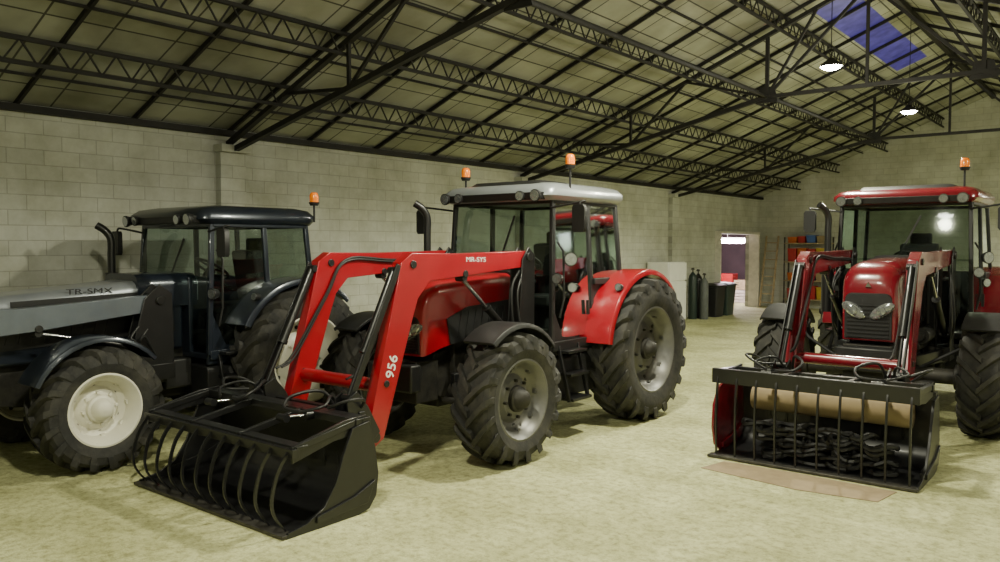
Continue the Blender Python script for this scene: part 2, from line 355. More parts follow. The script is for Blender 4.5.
# ---------------------------------------------------------------- tractor
def tractor(P,loc,rz,label):
    root=empty('tractor',loc,rz,label=label,cat='tractor')
    wb=P['wb'];fR,fw,frr=P['fw'];rR,rw,rrr=P['rw'];body=P['body'];tr=P['track'];trr=P.get('trackr',tr)
    hz=P['hoodz'];ny=P['nose'];hw=P['hoodhw'];cf=P['cabf'];cr=P['cabr'];zt=P['roofz'];zf=.98*P.get('zs',1)
    for s in(1,-1):
        wheel(root,'front_wheel',s*tr/2,0,fR,fw,frr,18,.045,P['rim'],P.get('deep',.1),P.get('hub'))
        wheel(root,'rear_wheel',s*trr/2,wb,rR,rw,rrr,20,.055,P['rim'],P.get('deep',.1),P.get('hub'))
    m=MB()
    m.prism([(ny+.15,.62),(ny+.25,1.0),(.9,1.1),(wb+.35,1.05),(wb+.4,.55),(.9,.42),(.2,.45)],-.22,.22)
    m.box((0,.45,.95),(.56,1.0,.35)); m.cyl((-tr/2+.1,0,fR-.02),(tr/2-.1,0,fR-.02),.085,n=14)
    m.box((0,0,fR-.02),(.34,.34,.3)); m.box((0,0,fR+.15),(.3,.6,.22))
    for s in(-1,1):
        m.cyl((s*(tr/2-.3),0,fR-.02),(s*(tr/2-.02),0,fR-.02),.14,.16,n=16)
        m.cyl((s*.2,wb,rR),(s*(trr/2),wb,rR),.14,.12,n=16); m.box((s*.3,wb,rR),(.3,.36,.4))
        m.cyl((s*.28,.35,.78),(s*.34,.35,.78),.12,n=16); m.cyl((s*.27,.62,.9),(s*.36,.62,.9),.09,n=14)
    m.cyl((.33,.1,.9),(.33,.6,.9),.07,n=14); m.cyl((.2,-.12,fR-.1),(.6,-.12,fR-.1),.035,n=10)
    m.box((0,ny+.12,.75),(.5,.3,.4)); m.box((0,wb+.5,.6),(.5,.25,.2))
    make('chassis',m,ENG,root,bevel=.01,label='dark cast engine block, gearbox and axles')
    m=MB(); z0=P.get('hoodlow',1.14*P.get('zs',1))
    secs=[(cf+.12,hz,hw,z0),(cf-.4,hz-.015,hw,z0),(ny+.45,hz-.04,hw*.98,z0-.04),(ny+.22,hz-.06,hw*.96,z0-.08),(ny+.09,hz-.11,hw*.93,z0-.12),(ny+.02,hz-.20,hw*.88,z0-.14),(ny,hz-.30,hw*.82,z0-.14)]
    if P.get('slope'): secs=[(y,z-P['slope']*(cf+.12-y),h,zb) for y,z,h,zb in secs[:3]]+[(y,z-P['slope']*(cf-ny)*.8,h,zb-.2) for y,z,h,zb in secs[3:]]
    m.loft([rrect(h,zb,z,P.get('hoodr',.12),y,6) for y,z,h,zb in secs])
    hood=make('hood',m,body,root,ang=40,label=P.get('hoodlabel'))
    m=MB(); m.loft([rrect(hw+.02,z0-.05,hz+.012,.13,y,6) for y in(cf-P.get('cowl',.16),cf+.10)]); make('cowl',m,P.get('cowlm',PLAST),root,ang=40)
    if 'hoodlow' in P:
        m=MB(); m.box((0,(ny+.2+cf)/2,(z0+.95)/2),(2*hw-.02,cf-ny-.3,z0-.95)); make('engine_cover',m,NAVY,root,bevel=.03)
        for s in(-1,1):
            m=MB(); m.beam((s*(hw+.004),ny+.5,z0+.05),(s*(hw+.004),cf-.4,z0+.09),.012,.05); make('trim_strip',m,PLAST,hood)
    for s in(-1,1):
        m=MB(); zg=min(z0+.03,1.15)
        m.prism([(cf-.15,zg),(cf-.2,hz-.28),(ny+.6,hz-.32),(ny+.3,hz-.42),(ny+.35,zg-.06)],s*(hw-.006),s*(hw+.008))
        for i in range(9):
            yy=ny+.45+i*.11
            m.beam((s*(hw+.01),yy,zg),(s*(hw+.01),yy+.06,hz-.36),.014,.02)
        make('side_grille',m,PLAST,hood)
    m=MB(); m.loft([rrect(hw*.78,min(z0,1.14)-.12,hz-.40,.07,ny-.012,4),rrect(hw*.82,min(z0,1.14)-.13,hz-.35,.09,ny+.04,4)])
    for i in range(9): m.box((0,ny-.018,1.04+i*(hz-1.52)/9),(hw*1.4,.014,.012))
    make('front_grille',m,PLAST,hood)
    zc=P.get('lampz',hz-.54)
    for s in(-1,1):
        m=MB()
        cx=s*hw*.47;ring=[]
        for (sc,yy) in((1,.012),(1,-.03),(.9,-.045),(.55,-.055),(.05,-.058)):
            ring.append([V((cx+sc*hw*.40*math.cos(t),ny+yy,zc+sc*.075*math.sin(t)+sc*.06*math.cos(t)*s)) for t in[2*math.pi*i/20 for i in range(20)]])
        m.loft(ring)
        m.lathe([(ny-.055,.05),(ny-.066,.045),(ny-.07,.001)],(cx,0,zc),'Y',16)
        make('headlight',m,LAMPG,hood,label='oval clear headlight')
    if P.get('badge'):
        m=MB()
        z=hz-.30
        for dx in(-.035,0,.035):
            m.prism([(dx-.03,z-.02),(dx+.03,z-.02),(dx,z+.035)],ny-.02+abs(dx),ny+.03,ax='Y')
        make('badge',m,CHROME,hood,label='chrome triple triangle emblem')
    ma=P.get('muda',(52,140))
    for s in(-1,1):
        fender(root,'front_mudguard',0,fR,fR+.06,tr/2-fw/2+.02,tr/2+fw/2-.03,ma[0],ma[1],P['fmud'],s,panel=False,lip=.03,k=12)
        m=MB(); m.tube([(s*.35,.1,fR),(s*(tr/2-fw/2-.03),.1,fR+.3),(s*(tr/2-.05),.05,fR+fR*.99)],.02); make('mudguard_bracket',m,PLAST,root)
        fender(root,'rear_fender',wb,rR,rR+.07,P['cabhw']-.06,trr/2+rw*.32,P.get('fa0',2),P.get('fa1',135),P['rfend'],s,lip=.05)
        light_pod(root,(s*(trr/2+rw*.2),wb-.62,rR+rR*.88),(0,-1,.1),.09,'indicator_light')
    hb=P['cabhw'];ht=hb-.05;yb=(cf*.5+cr*.5)+.05;zw=hz-.03;pil=P['pillar'];zr=zt-.2
    A0,A1=V((hb,cf,zf)),V((ht,cf+.08,zr)); B0,B1=V((hb,yb+.05,zf)),V((ht,yb,zr)); C0,C1=V((hb,cr,1.64*zt/2.72)),V((ht,cr-.05,zr))
    wl=1.64*zt/2.72
    def mx(p,s): return V((p.x*s,p.y,p.z))
    m=MB()
    for s in(-1,1):
        for a,b in((A0,A1),(B0,B1),(C0,C1)): m.beam(mx(a,s),mx(b,s),.045,.055)
        m.beam(mx(A0,s),mx(B0,s),.06,.1); m.beam(mx(A1,s),mx(C1,s),.06,.06)
        m.beam((s*hb,yb+.05,wl),(s*hb,cr,wl),.06,.07)
        m.prism([(yb,zf-.02),(cr,zf+.1),(cr,wl),(yb,wl)],s*hb-.02*s-.02,s*hb-.02*s+.01)
        m.prism([(cf-.02,zf-.1),(cf+.02,hz-.35),(cf+.2,zf+.1),(yb+.1,zf+.02),(yb+.1,zf-.1)],s*(hb-.02)-.02,s*(hb-.02)+.02)
    m.beam((-ht,cf+.08,zr),(ht,cf+.08,zr),.06,.06); m.beam((-ht,cr-.05,zr),(ht,cr-.05,zr),.06,.06); m.beam((-hb,cr,wl),(hb,cr,wl),.06,.07)
    m.box((0,cf+.02,(zf+zw)/2),(hb*1.0,.05,zw-zf)); m.box((0,(cf+cr)/2,zf-.02),(2*hb-.04,cr-cf,.06)); m.box((0,cr-.02,(zf+wl)/2),(2*hb-.04,.04,wl-zf))
    cab=make('cab',m,pil,root,bevel=.008,label='cab frame with dark pillars')
    def pane(name,pts,lab='tinted window pane'):
        q=MB(); q.add(pts,[list(range(len(pts)))]); make(name,q,GLASS,cab,label=lab)
    pane('windshield',[(-hb*.95,cf+.01,zw-.02),(hb*.95,cf+.01,zw-.02),(ht,cf+.08,zr),(-ht,cf+.08,zr)],'tinted windshield')
    for s in(-1,1):
        pane('lower_window',[(s*hb*.5,cf+.015,zf+.1),(s*hb,cf,zf+.05),(s*hb,cf+.015,zw),(s*hb*.5,cf+.03,zw)])
        pane('door_glass',[mx(A0,s)+V((0,.03,.08)),mx(B0,s)+V((0,-.03,.08)),mx(B1,s)+V((0,-.03,0)),mx(A1,s)+V((0,.03,0))],'tinted glass door')
        pane('quarter_window',[(s*hb,yb+.06,wl+.04),(s*hb,cr-.02,wl+.04),(s*ht,cr-.06,zr),(s*ht,yb+.03,zr)])
        q=MB(); q.box((s*(hb+.02),yb-.08,zf+.38),(.03,.03,.16)); make('door_handle',q,PLAST,cab)
        q=MB(); q.tube([(s*(hb+.03),cf+.1,zf+.3),(s*(hb+.07),cf+.12,zf+.5),(s*(hb+.05),cf+.14,zf+1.0),(s*(hb+.0),cf+.1,zf+1.1)],.012)
        make('grab_handle',q,PLAST,cab)
    pane('rear_window',[(-hb,cr,wl+.04),(hb,cr,wl+.04),(ht,cr-.05,zr),(-ht,cr-.05,zr)])
    m=MB(); x=ht+.09;y0,y1=cf-.10,cr+.07
    m.loft([rplan(-x+.06,x-.06,y0+.06,y1-.04,.08,zr-.0),rplan(-x,x,y0,y1,.12,zr+.05),rplan(-x,x,y0+.01,y1,.12,zr+.11),rplan(-x+.05,x-.05,y0+.09,y1-.05,.12,zt-.03),rplan(-x+.16,x-.16,y0+.25,y1-.16,.12,zt)])
    roof=make('cab_roof',m,P['roofm'],cab,ang=50,label=P.get('rooflabel'))
    m=MB(); m.loft([rplan(-x+.10,x-.10,y0-.03,y0+.2,.03,zr+.005),rplan(-x+.08,x-.08,y0-.05,y0+.2,.03,zr+.08)])
    make('roof_visor',m,PLAST,cab,bevel=.006)
    if P.get('hatch'):
        m=MB(); m.loft([rplan(-x+.25,x-.25,y0+.16,y0+.85,.08,zt-.03),rplan(-x+.3,x-.3,y0+.24,y0+.8,.08,zt+.03)]); make('roof_hatch',m,PLAST,cab,bevel=.01)
    for s in(-1,1):
        light_pod(cab,(s*(x-.14),y0-.05,zr+.045),(0,-1,-.1),.13)
        light_pod(cab,(s*(x-.34),y0-.05,zr+.045),(0,-1,-.1),.11)
        light_pod(cab,(s*(hb+.06),cf+.02,1.70*zt/2.72),(s*.1,-1,0),.12)
        mirror(cab,(s*ht,cf+.04,zr-.08),(s*P.get('mirx',1.10),cf-.04,zr-.20))
    if P.get('hatch'):
        light_pod(cab,(hb+.12,cf+.16,1.90),(.75,-.65,0),.15)
        light_pod(cab,(hb+.10,cf+.22,1.60),(.75,-.65,0),.11)
    for bx,by,bz in P['beacons']: beacon(cab,(bx,by,bz),bz-zt+.16)
    m=MB(); m.box((0,cr-.55,zf+.42),(.5,.48,.13)); m.box((0,cr-.33,zf+.78),(.46,.13,.62),0,Matrix.Rotation(.15,3,'X')); m.box((0,cr-.5,zf+.2),(.3,.35,.35))
    m.box((0,cr-.26,zf+1.15),(.26,.09,.16)); m.box((.33,cr-.5,zf+.62),(.07,.35,.05)); m.box((-.33,cr-.5,zf+.62),(.1,.45,.06))
    make('driver_seat',m,SEAT,cab,bevel=.03)
    m=MB(); c=V((0,cf+.5,zf+.88)); ax=V((0,.55,.83)).normalized(); X=V((1,0,0)); Y=ax.cross(X)
    m.tube([c+X*.2*math.cos(t)+Y*.2*math.sin(t) for t in[2*math.pi*i/24 for i in range(24)]],.015,8,loop=True)
    for t in(.5,2.6,4.7): m.cyl(c,c+X*.2*math.cos(t)+Y*.2*math.sin(t),.012,n=8)
    m.cyl(c,c-ax*.4,.05,.07,12); m.box((0,cf+.22,zf+.62),(.36,.3,.35))
    make('steering_wheel',m,PLAST,cab)
    m=MB(); m.beam((-.05,cf+.03,zw),(.2,cf+.05,zr-.15),.012,.02); make('wiper',m,PLAST,cab)
    m=MB(); ex,ey_=P['exh']; m.cyl((ex,ey_,1.2),(ex,ey_,hz+.0),.07,n=16); m.tube(cat_rom([(ex,ey_,hz-.03),(ex,ey_,zt-.55),(ex,ey_,zt-.36),(ex-.03,ey_-.05,zt-.26),(ex-.08,ey_-.12,zt-.2)],4),.042,12)
    m.box((ex*.7,ey_,1.5),(abs(ex)*.5,.06,.06))
    make('exhaust_pipe',m,BLACK,root)
    for s in(-1,1):
        m=MB()
        m.loft([rrect(.5,zf-.56,zf-.12,.08,y,4) for y in(cf-.02,yb+.1)])
        m.v=[(s*(.30+(p[0]+.5)*(hb-.30)),p[1],p[2]) for p in m.v]
        make('fuel_tank',m,PLAST,root,bevel=.01)
        m=MB()
        for i,z in enumerate((.42,.68,.92)):
            m.box((s*(hb+.10-i*.03),cf+.28,z),(.22,.36,.03))
        for yy in(cf+.1,cf+.46): m.beam((s*(hb+.16),yy,.40),(s*(hb+.02),yy,zf),.03,.04)
        make('cab_step',m,BLACK,root,bevel=.004)
    m=MB(); m.box((.42,cf-.22,.72),(.22,.3,.3)); make('battery_box',m,PLAST,root,bevel=.02)
    m=MB(); m.cyl((.40,.12,1.02),(.40,.50,1.02),.09,n=18); m.cyl((.40,.05,1.02),(.40,.12,1.02),.05,n=12); m.cyl((.42,.58,.60),(.42,.58,.86),.05,n=14); make('air_filter',m,ENG,root)
    if P.get('weight'):
        m=MB(); m.box((0,ny-.08,.8),(.6,.14,.26)); make('front_bumper',m,PLAST,root,bevel=.02)
    if 'loader' in P: loader(root,P['loader'])
    if 'bucket' in P: bucket(root,P['bucket'])
    return root
LD=dict(hx=.55,tower=(.69,1.93),elbow=(-.97,1.88),end=(-1.39,.45),arm=ARMRED,armlabel='red painted loader arm')
mid=dict(wb=2.52,fw=(.625,.42,.36),rw=(.84,.50,.48),track=1.84,trackr=1.80,body=RED,rim=RIM,hoodz=1.76,nose=-.52,hoodhw=.34,cabf=.98,cabr=2.38,roofz=2.72,cabhw=.73,fa0=8,
  pillar=PLAST,roofm=SILV,rooflabel='silver grey cab roof',fmud=PLAST,rfend=RED,beacons=[(.74,1.3,2.93),(-.74,1.3,2.87)],exh=(-.80,.70),badge=True,weight=True,hatch=True,
  loader=LD,bucket=dict(bw=1.03,bcx=-.09,bdy=-.03,tines=11,tw=.011,kz=.80,bulge=.95,grabfront=(-2.40,.58),grabback=(-1.66,.70)))
T1=tractor(mid,(-5.53,5.89,0),0,'red tractor with silver cab roof, loader and black grab bucket')
fd=V((0,-1.39+.97,.45-1.88)).normalized()
L1=[c for c in T1.children if c.name.startswith('front_loader')][0]
up=-fd
text('956',.135,frame((0,up.y,up.z),(0,-up.z,up.y),(1,0,0),(.55+.057,-1.20,1.02)),WHITE,L1,bold=.001)
text('MR-SYS',.065,frame((0,1,-.02),(0,.02,1),(1,0,0),(.55+.057,-.1,1.91)),WHITE,L1,bold=.0,sx=1.4)
right=dict(mid); right.update(body=RED2,roofm=RED2,rooflabel='dark red cab roof',rfend=RED2,track=2.15,trackr=1.95,hoodhw=.31,hoodr=.18,hoodz=1.91,lampz=1.33,cabhw=.78,roofz=2.76,beacons=[(.62,1.3,3.02)],
  loader=dict(LD,arm=RED2,armlabel='dark red loader arm'),
  bucket=dict(bdy=-.12,bw=.91,bcx=.02,tines=10,bulge=.35,tw=.012,ks=.8,kz=.8,barh=.14,grabfront=(-2.44,.79),grabback=(-1.75,.78),sidem=RED2,
    side=[(-1.55,.88),(-1.48,.62),(-1.44,.35),(-1.47,.14),(-1.56,.03),(-1.7,.0),(-2.2,.0),(-2.38,.12),(-2.45,.35),(-2.42,.62),(-2.28,.82),(-2.0,.90)]))
TX,TY=-2.32,9.9
T2=tractor(right,(TX,TY,0),0,'dark red tractor with red cab roof, loader and tined bucket')
left=dict(wb=2.22,fw=(.575,.42,.31),rw=(.80,.48,.46),track=1.75,trackr=1.84,body=LGREY,hoodlabel='light silver grey bonnet',rim=CREAM,hub=CREAM,hoodz=1.74,nose=-1.0,hoodhw=.34,cabf=1.22,cabr=2.55,roofz=2.47,cabhw=.74,zs=.92,fa0=28,
  cowl=.55,cowlm=NAVY,pillar=NAVY,roofm=NAVY,rooflabel='dark slate blue cab roof',fmud=NAVY,rfend=NAVY,beacons=[(.86,2.5,2.56)],exh=(-.78,.95),weight=True,deep=.0,muda=(25,140),hoodlow=1.46,slope=.06,
  loader=dict(hx=.58,tower=(.72,1.50),elbow=(-1.1,1.40),end=(-1.75,.4),arm=STEELB,armlabel='blue grey loader arm',bulky=True))
T3=tractor(left,(-8.28,3.36,0),0,'slate blue tractor with cream wheel rims and grey bonnet')
H3=[c for c in T3.children if c.name.startswith('hood')][0]
text('TR-SMX',.075,frame((0,1,0),(0,0,1),(1,0,0),(.3405,.20,1.60)),BLACK,H3,bold=0,sx=1.7)
# ---------------------------------------------------------------- room
XL,XR,YB,YF,HW=-10.0,3.3,-6.0,26.5,3.66
XC=(XL+XR)/2; SL=.4; RZ=HW+SL*(XC-XL)
def wallmat(name,axis):
    m,t,b=nt(name)
    tc=t.nodes.new('ShaderNodeTexCoord'); sp=t.nodes.new('ShaderNodeSeparateXYZ'); cb=t.nodes.new('ShaderNodeCombineXYZ')
    t.links.new(tc.outputs['Object'],sp.inputs[0]); t.links.new(sp.outputs[axis],cb.inputs[0]); t.links.new(sp.outputs[2],cb.inputs[1])
    br=t.nodes.new('ShaderNodeTexBrick'); br.inputs['Scale'].default_value=1; br.inputs['Brick Width'].default_value=.40; br.inputs['Row Height'].default_value=.175
    br.inputs['Mortar Size'].default_value=.008; br.inputs['Mortar Smooth'].default_value=.7
    br.inputs['Color1'].default_value=(.62,.63,.57,1); br.inputs['Color2'].default_value=(.56,.57,.52,1); br.inputs['Mortar'].default_value=(.45,.45,.40,1)
    t.links.new(cb.outputs[0],br.inputs['Vector'])
    n=t.nodes.new('ShaderNodeTexNoise'); n.inputs['Scale'].default_value=.8; n.inputs['Detail'].default_value=10; n.inputs['Roughness'].default_value=.7
    t.links.new(tc.outputs['Object'],n.inputs['Vector'])
    r=t.nodes.new('ShaderNodeValToRGB'); r.color_ramp.elements[0].position=.32; r.color_ramp.elements[0].color=(.62,.61,.53,1); r.color_ramp.elements[1].position=.6; r.color_ramp.elements[1].color=(1,1,1,1)
    t.links.new(n.outputs['Fac'],r.inputs[0])
    mx=t.nodes.new('ShaderNodeMix'); mx.data_type='RGBA'; mx.blend_type='MULTIPLY'; mx.inputs[0].default_value=1
    t.links.new(br.outputs['Color'],mx.inputs[6]); t.links.new(r.outputs[0],mx.inputs[7]); t.links.new(mx.outputs[2],b.inputs['Base Color'])
    bp=t.nodes.new('ShaderNodeBump'); bp.inputs['Strength'].default_value=.35; bp.inputs['Distance'].default_value=.015; bp.invert=True
    t.links.new(br.outputs['Fac'],bp.inputs['Height']); t.links.new(bp.outputs[0],b.inputs['Normal']); b.inputs['Roughness'].default_value=.9
    return m
WL=wallmat('painted_block_wall_side',1); WF=wallmat('painted_block_wall_gable',0)
def floormat():
    m,t,b=nt('worn_earth_concrete')
    tc=t.nodes.new('ShaderNodeTexCoord')
    def noise(s,d,r):
        n=t.nodes.new('ShaderNodeTexNoise'); n.inputs['Scale'].default_value=s; n.inputs['Detail'].default_value=d; n.inputs['Roughness'].default_value=r; t.links.new(tc.outputs['Object'],n.inputs['Vector']); return n
    n1=noise(.9,12,.74); n2=noise(14,10,.8); n3=noise(60,4,.6)
    r=t.nodes.new('ShaderNodeValToRGB'); e=r.color_ramp.elements; e[0].position=.38; e[0].color=(.42,.42,.20,1); e[1].position=.58; e[1].color=(.66,.67,.36,1)
    t.links.new(n1.outputs['Fac'],r.inputs[0])
    r2=t.nodes.new('ShaderNodeValToRGB'); e=r2.color_ramp.elements; e[0].position=.36; e[0].color=(.5,.48,.42,1); e[1].position=.54; e[1].color=(1.0,1.0,1.0,1); t.links.new(n2.outputs['Fac'],r2.inputs[0])
    mx=t.nodes.new('ShaderNodeMix'); mx.data_type='RGBA'; mx.blend_type='MULTIPLY'; mx.inputs[0].default_value=1
    t.links.new(r.outputs[0],mx.inputs[6]); t.links.new(r2.outputs[0],mx.inputs[7]); t.links.new(mx.outputs[2],b.inputs['Base Color'])
    ad=t.nodes.new('ShaderNodeMath'); ad.operation='ADD'; t.links.new(n2.outputs['Fac'],ad.inputs[0]); t.links.new(n3.outputs['Fac'],ad.inputs[1])
    bp=t.nodes.new('ShaderNodeBump'); bp.inputs['Strength'].default_value=.5; bp.inputs['Distance'].default_value=.015; t.links.new(ad.outputs[0],bp.inputs['Height']); t.links.new(bp.outputs[0],b.inputs['Normal'])
    b.inputs['Roughness'].default_value=.8; return m
def roofmat():
    m,t,b=nt('fibre_cement_sheet')
    tc=t.nodes.new('ShaderNodeTexCoord'); sp=t.nodes.new('ShaderNodeSeparateXYZ'); cb=t.nodes.new('ShaderNodeCombineXYZ')
    t.links.new(tc.outputs['Object'],sp.inputs[0]); t.links.new(sp.outputs[0],cb.inputs[0]); t.links.new(sp.outputs[1],cb.inputs[1])
    br=t.nodes.new('ShaderNodeTexBrick'); br.offset=0; br.inputs['Scale'].default_value=1; br.inputs['Brick Width'].default_value=.4; br.inputs['Row Height'].default_value=.68; br.inputs['Mortar Size'].default_value=.012
    br.inputs['Color1'].default_value=(.46,.47,.40,1); br.inputs['Color2'].default_value=(.36,.37,.31,1); br.inputs['Mortar'].default_value=(.08,.08,.065,1)
    t.links.new(cb.outputs[0],br.inputs['Vector'])
    n=t.nodes.new('ShaderNodeTexNoise'); n.inputs['Scale'].default_value=.9; n.inputs['Detail'].default_value=6; t.links.new(tc.outputs['Object'],n.inputs['Vector'])
    r=t.nodes.new('ShaderNodeValToRGB'); r.color_ramp.elements[0].position=.3; r.color_ramp.elements[0].color=(.45,.44,.38,1); r.color_ramp.elements[1].position=.65; r.color_ramp.elements[1].color=(1,1,1,1); t.links.new(n.outputs['Fac'],r.inputs[0])
    mx=t.nodes.new('ShaderNodeMix'); mx.data_type='RGBA'; mx.blend_type='MULTIPLY'; mx.inputs[0].default_value=1
    t.links.new(br.outputs['Color'],mx.inputs[6]); t.links.new(r.outputs[0],mx.inputs[7]); t.links.new(mx.outputs[2],b.inputs['Base Color']); b.inputs['Roughness'].default_value=.85
    return m
FLOORM=floormat(); ROOFM=roofmat()
def struct(name,mb,mat,**k): return make(name,mb,mat,kind='structure',**k)
m=MB(); m.box((-5,10,-.1),(24,40,.2)); struct('floor',m,FLOORM)
D0,D1,DH=22.9,26.0,2.40
m=MB(); m.box((XL-.15,(YB+D0)/2,HW/2),(.3,D0-YB,HW)); m.box((XL-.15,(D0+D1)/2,(HW+DH)/2),(.3,D1-D0,HW-DH)); m.box((XL-.15,(D1+YF)/2,HW/2),(.3,YF-D1,HW)); struct('wall_left',m,WL)
m=MB(); m.box((XR+.15,(YB+YF)/2,HW/2),(.3,YF-YB,HW)); struct('wall_right',m,WL)
for nme,y in(('wall_far',YF),('wall_back',YB-.3)):
    m=MB(); m.prism([(XL-.3,0),(XR+.3,0),(XR+.3,HW),(XC,RZ+.05),(XL-.3,HW)],y,y+.3,ax='Y'); struct(nme,m,WF)
SK=(-4.35,-3.75,13.6,19.6)
m=MB()
def roofquad(x0,x1,y0,y1):
    z=lambda x:HW+SL*((x-XL) if x<=XC else (XR-x))
    m.add([(x0,y0,z(x0)),(x1,y0,z(x1)),(x1,y1,z(x1)),(x0,y1,z(x0)),(x0,y0,z(x0)+.05),(x1,y0,z(x1)+.05),(x1,y1,z(x1)+.05),(x0,y1,z(x0)+.05)],[[0,1,2,3],[7,6,5,4],[0,4,5,1],[1,5,6,2],[2,6,7,3],[3,7,4,0]])
roofquad(XL-.4,SK[0],YB-.3,YF+.3); roofquad(SK[1],XC,YB-.3,YF+.3); roofquad(SK[0],SK[1],YB-.3,SK[2]); roofquad(SK[0],SK[1],SK[3],YF+.3); roofquad(XC,XR+.4,YB-.3,YF+.3)
struct('ceiling',m,ROOFM)
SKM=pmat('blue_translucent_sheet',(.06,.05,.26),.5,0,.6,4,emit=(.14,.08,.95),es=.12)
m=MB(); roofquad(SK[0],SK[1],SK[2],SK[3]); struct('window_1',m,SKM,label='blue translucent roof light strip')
for i,y in enumerate((-.36,6.42,13.2,20.0)):
    m=MB(); m.box((XL+.06,y,1.68),(.12,.4,3.36)); m.box((XL+.1,y,3.38),(.2,.46,.1)); struct('trim_%d'%(i+1),m,WL)
m=MB(); m.box((XL+.05,(YB+YF)/2,HW-.06),(.1,YF-YB,.08)); struct('trim_5',m,STEEL)
m=MB()
for y in(D0,D1): m.box((XL+.0,y,DH/2),(.34,.08,DH))
m.box((XL,(D0+D1)/2,DH+.03),(.34,D1-D0+.1,.08)); struct('trim_6',m,pmat('door_frame_wood',(.7,.67,.6),.7))
zr_=lambda x:HW+SL*((x-XL) if x<=XC else (XR-x))
for sd in(0,1):
    y=6.42-1.36*9
    while y<YF:
        m=MB(); x0,x1=(XL,XC) if sd==0 else (XC,XR)
        m.beam((x0,y,zr_(x0)-.035),(x1,y,zr_(x1)-.035),.035,.055)
        make('roof_rafter',m,STEEL,label='thin dark steel rafter under the roof sheets',cat='rafter',group='roof rafters'); y+=1.36
def lattice(x):
    m=MB(); zt=zr_(x)-.09; zb=zt-.24
    m.beam((x,YB,zt),(x,YF,zt),.05,.04); m.beam((x,YB,zb),(x,YF,zb),.045,.035)
    y=YB;k=0
    while y<YF-.2:
        a,b=(zt,zb) if k%2==0 else (zb,zt)
        m.beam((x,y,a),(x,y+.16,b),.016,.016); y+=.16;k+=1
    make('lattice_purlin',m,STEEL,label='dark steel lattice purlin running along the roof',cat='purlin',group='lattice purlins')
for d in(1.3,2.5,3.9,5.4): lattice(XL+d); lattice(XR-d)
def thin(x):
    m=MB(); m.beam((x,YB,zr_(x)-.05),(x,YF,zr_(x)-.05),.03,.03); make('roof_batten',m,STEEL,label='thin dark steel batten along the roof',cat='batten',group='roof battens')
for d in(.65,1.9,3.2,4.6): thin(XL+d); thin(XR-d)
m=MB(); m.beam((XC,YB,RZ-.1),(XC,YF,RZ-.1),.1,.1); make('ridge_beam',m,STEEL,label='dark steel ridge beam under the roof peak',cat='beam')
def truss(y):
    m=MB(); w=.055
    def bm_(a,b,ww=w,hh=w): m.beam((a[0],y,a[1]),(b[0],y,b[1]),ww,hh,up=V((0,1,0)))
    for s in(-1,1):
        X=lambda d:XC+s*d
        top=lambda d:(X(d),RZ-SL*d-.2)
        bm_(top(6.65),top(0),.06,.08)
        e=(X(6.55),3.36);n=(X(1.55),4.50)
        bm_(e,n,.07,.075)
        bm_(n,top(1.55)); bm_(n,top(3.0),.04,.04); bm_(n,(XC,RZ-.3),.045,.045); bm_(n,top(.75),.04,.04)
        q=(X(4.1),3.36+(6.55-4.1)*1.14/5); bm_(q,top(4.1),.04,.04); bm_(q,top(3.0),.04,.04); bm_(q,top(5.3),.04,.04)
        m.prism([(n[0]-.18,n[1]-.1),(n[0]+.18,n[1]-.1),(n[0]+.12,n[1]+.16),(n[0]-.12,n[1]+.16)],y-.012,y+.012,ax='Y')
    bm_((XC-1.55,4.50),(XC+1.55,4.50),.06,.06); bm_((XC,4.5),(XC,RZ-.2),.045,.045)
    make('roof_truss',m,STEEL,label='dark steel roof truss with raised tie',cat='truss',group='roof trusses')
for y in(-.36,6.42,13.2,20.0): truss(y)
for y0 in(6.42,13.2):
    m=MB(); m.beam((XC-1.55,y0,4.5),(XC-1.55,y0+6.78,4.5),.04,.04); make('tie_bar',m,STEEL,label='dark horizontal steel tie bar between trusses',cat='tie bar',group='tie bars')
# ---------------------------------------------------------------- lamps
BULB=pmat('lamp_diffuser',(1,1,.9),.4,emit=(1,.98,.86),es=90)
def lamp(y,x=XC-.05,z=4.5,spot=420,glow=80):
    r=empty('pendant_lamp',(x,y,z),label='round high bay lamp hanging from the roof; unseen right row added as fill',cat='lamp',group='high bay lamps')
    m=MB(); m.lathe([(0,.15),(.03,.145),(.07,.09),(.10,.05),(.12,.04),(.13,.001)],ax='Z',n=28); make('lamp_shade',m,STEEL,r)
    m=MB(); m.lathe([(-.045,.001),(-.04,.06),(-.02,.11),(.005,.135),(.015,.135),(.015,.001)],ax='Z',n=28); make('bulb',m,BULB,r)
    m=MB(); m.cyl((0,0,.12),(0,0,zr_(x)-z-.04),.006,n=8); make('suspension_rod',m,STEEL,r)
    for kind,p in(('SPOT',spot),('POINT',glow)):
        if p<=0: continue
        ld=bpy.data.lights.new('lamp_light',kind); ld.energy=p; ld.color=(1,.98,.74); ld.shadow_soft_size=.12
        if kind=='SPOT': ld.spot_size=math.radians(165); ld.spot_blend=.4
        lo=bpy.data.objects.new('lamp_light',ld); COL.objects.link(lo); lo.location=(0,0,-.2); lo.parent=r
for y,p in((2.05,470),(6.8,620),(11.55,620),(16.3,640)): lamp(y,spot=p,glow=95)
for y,p in((-2.5,80),(3.0,120),(10,150),(17,260),(23,520)): lamp(y,1.0,4.1,p,50)  # right-hand row out of view, added as fill for the tractors and far wall
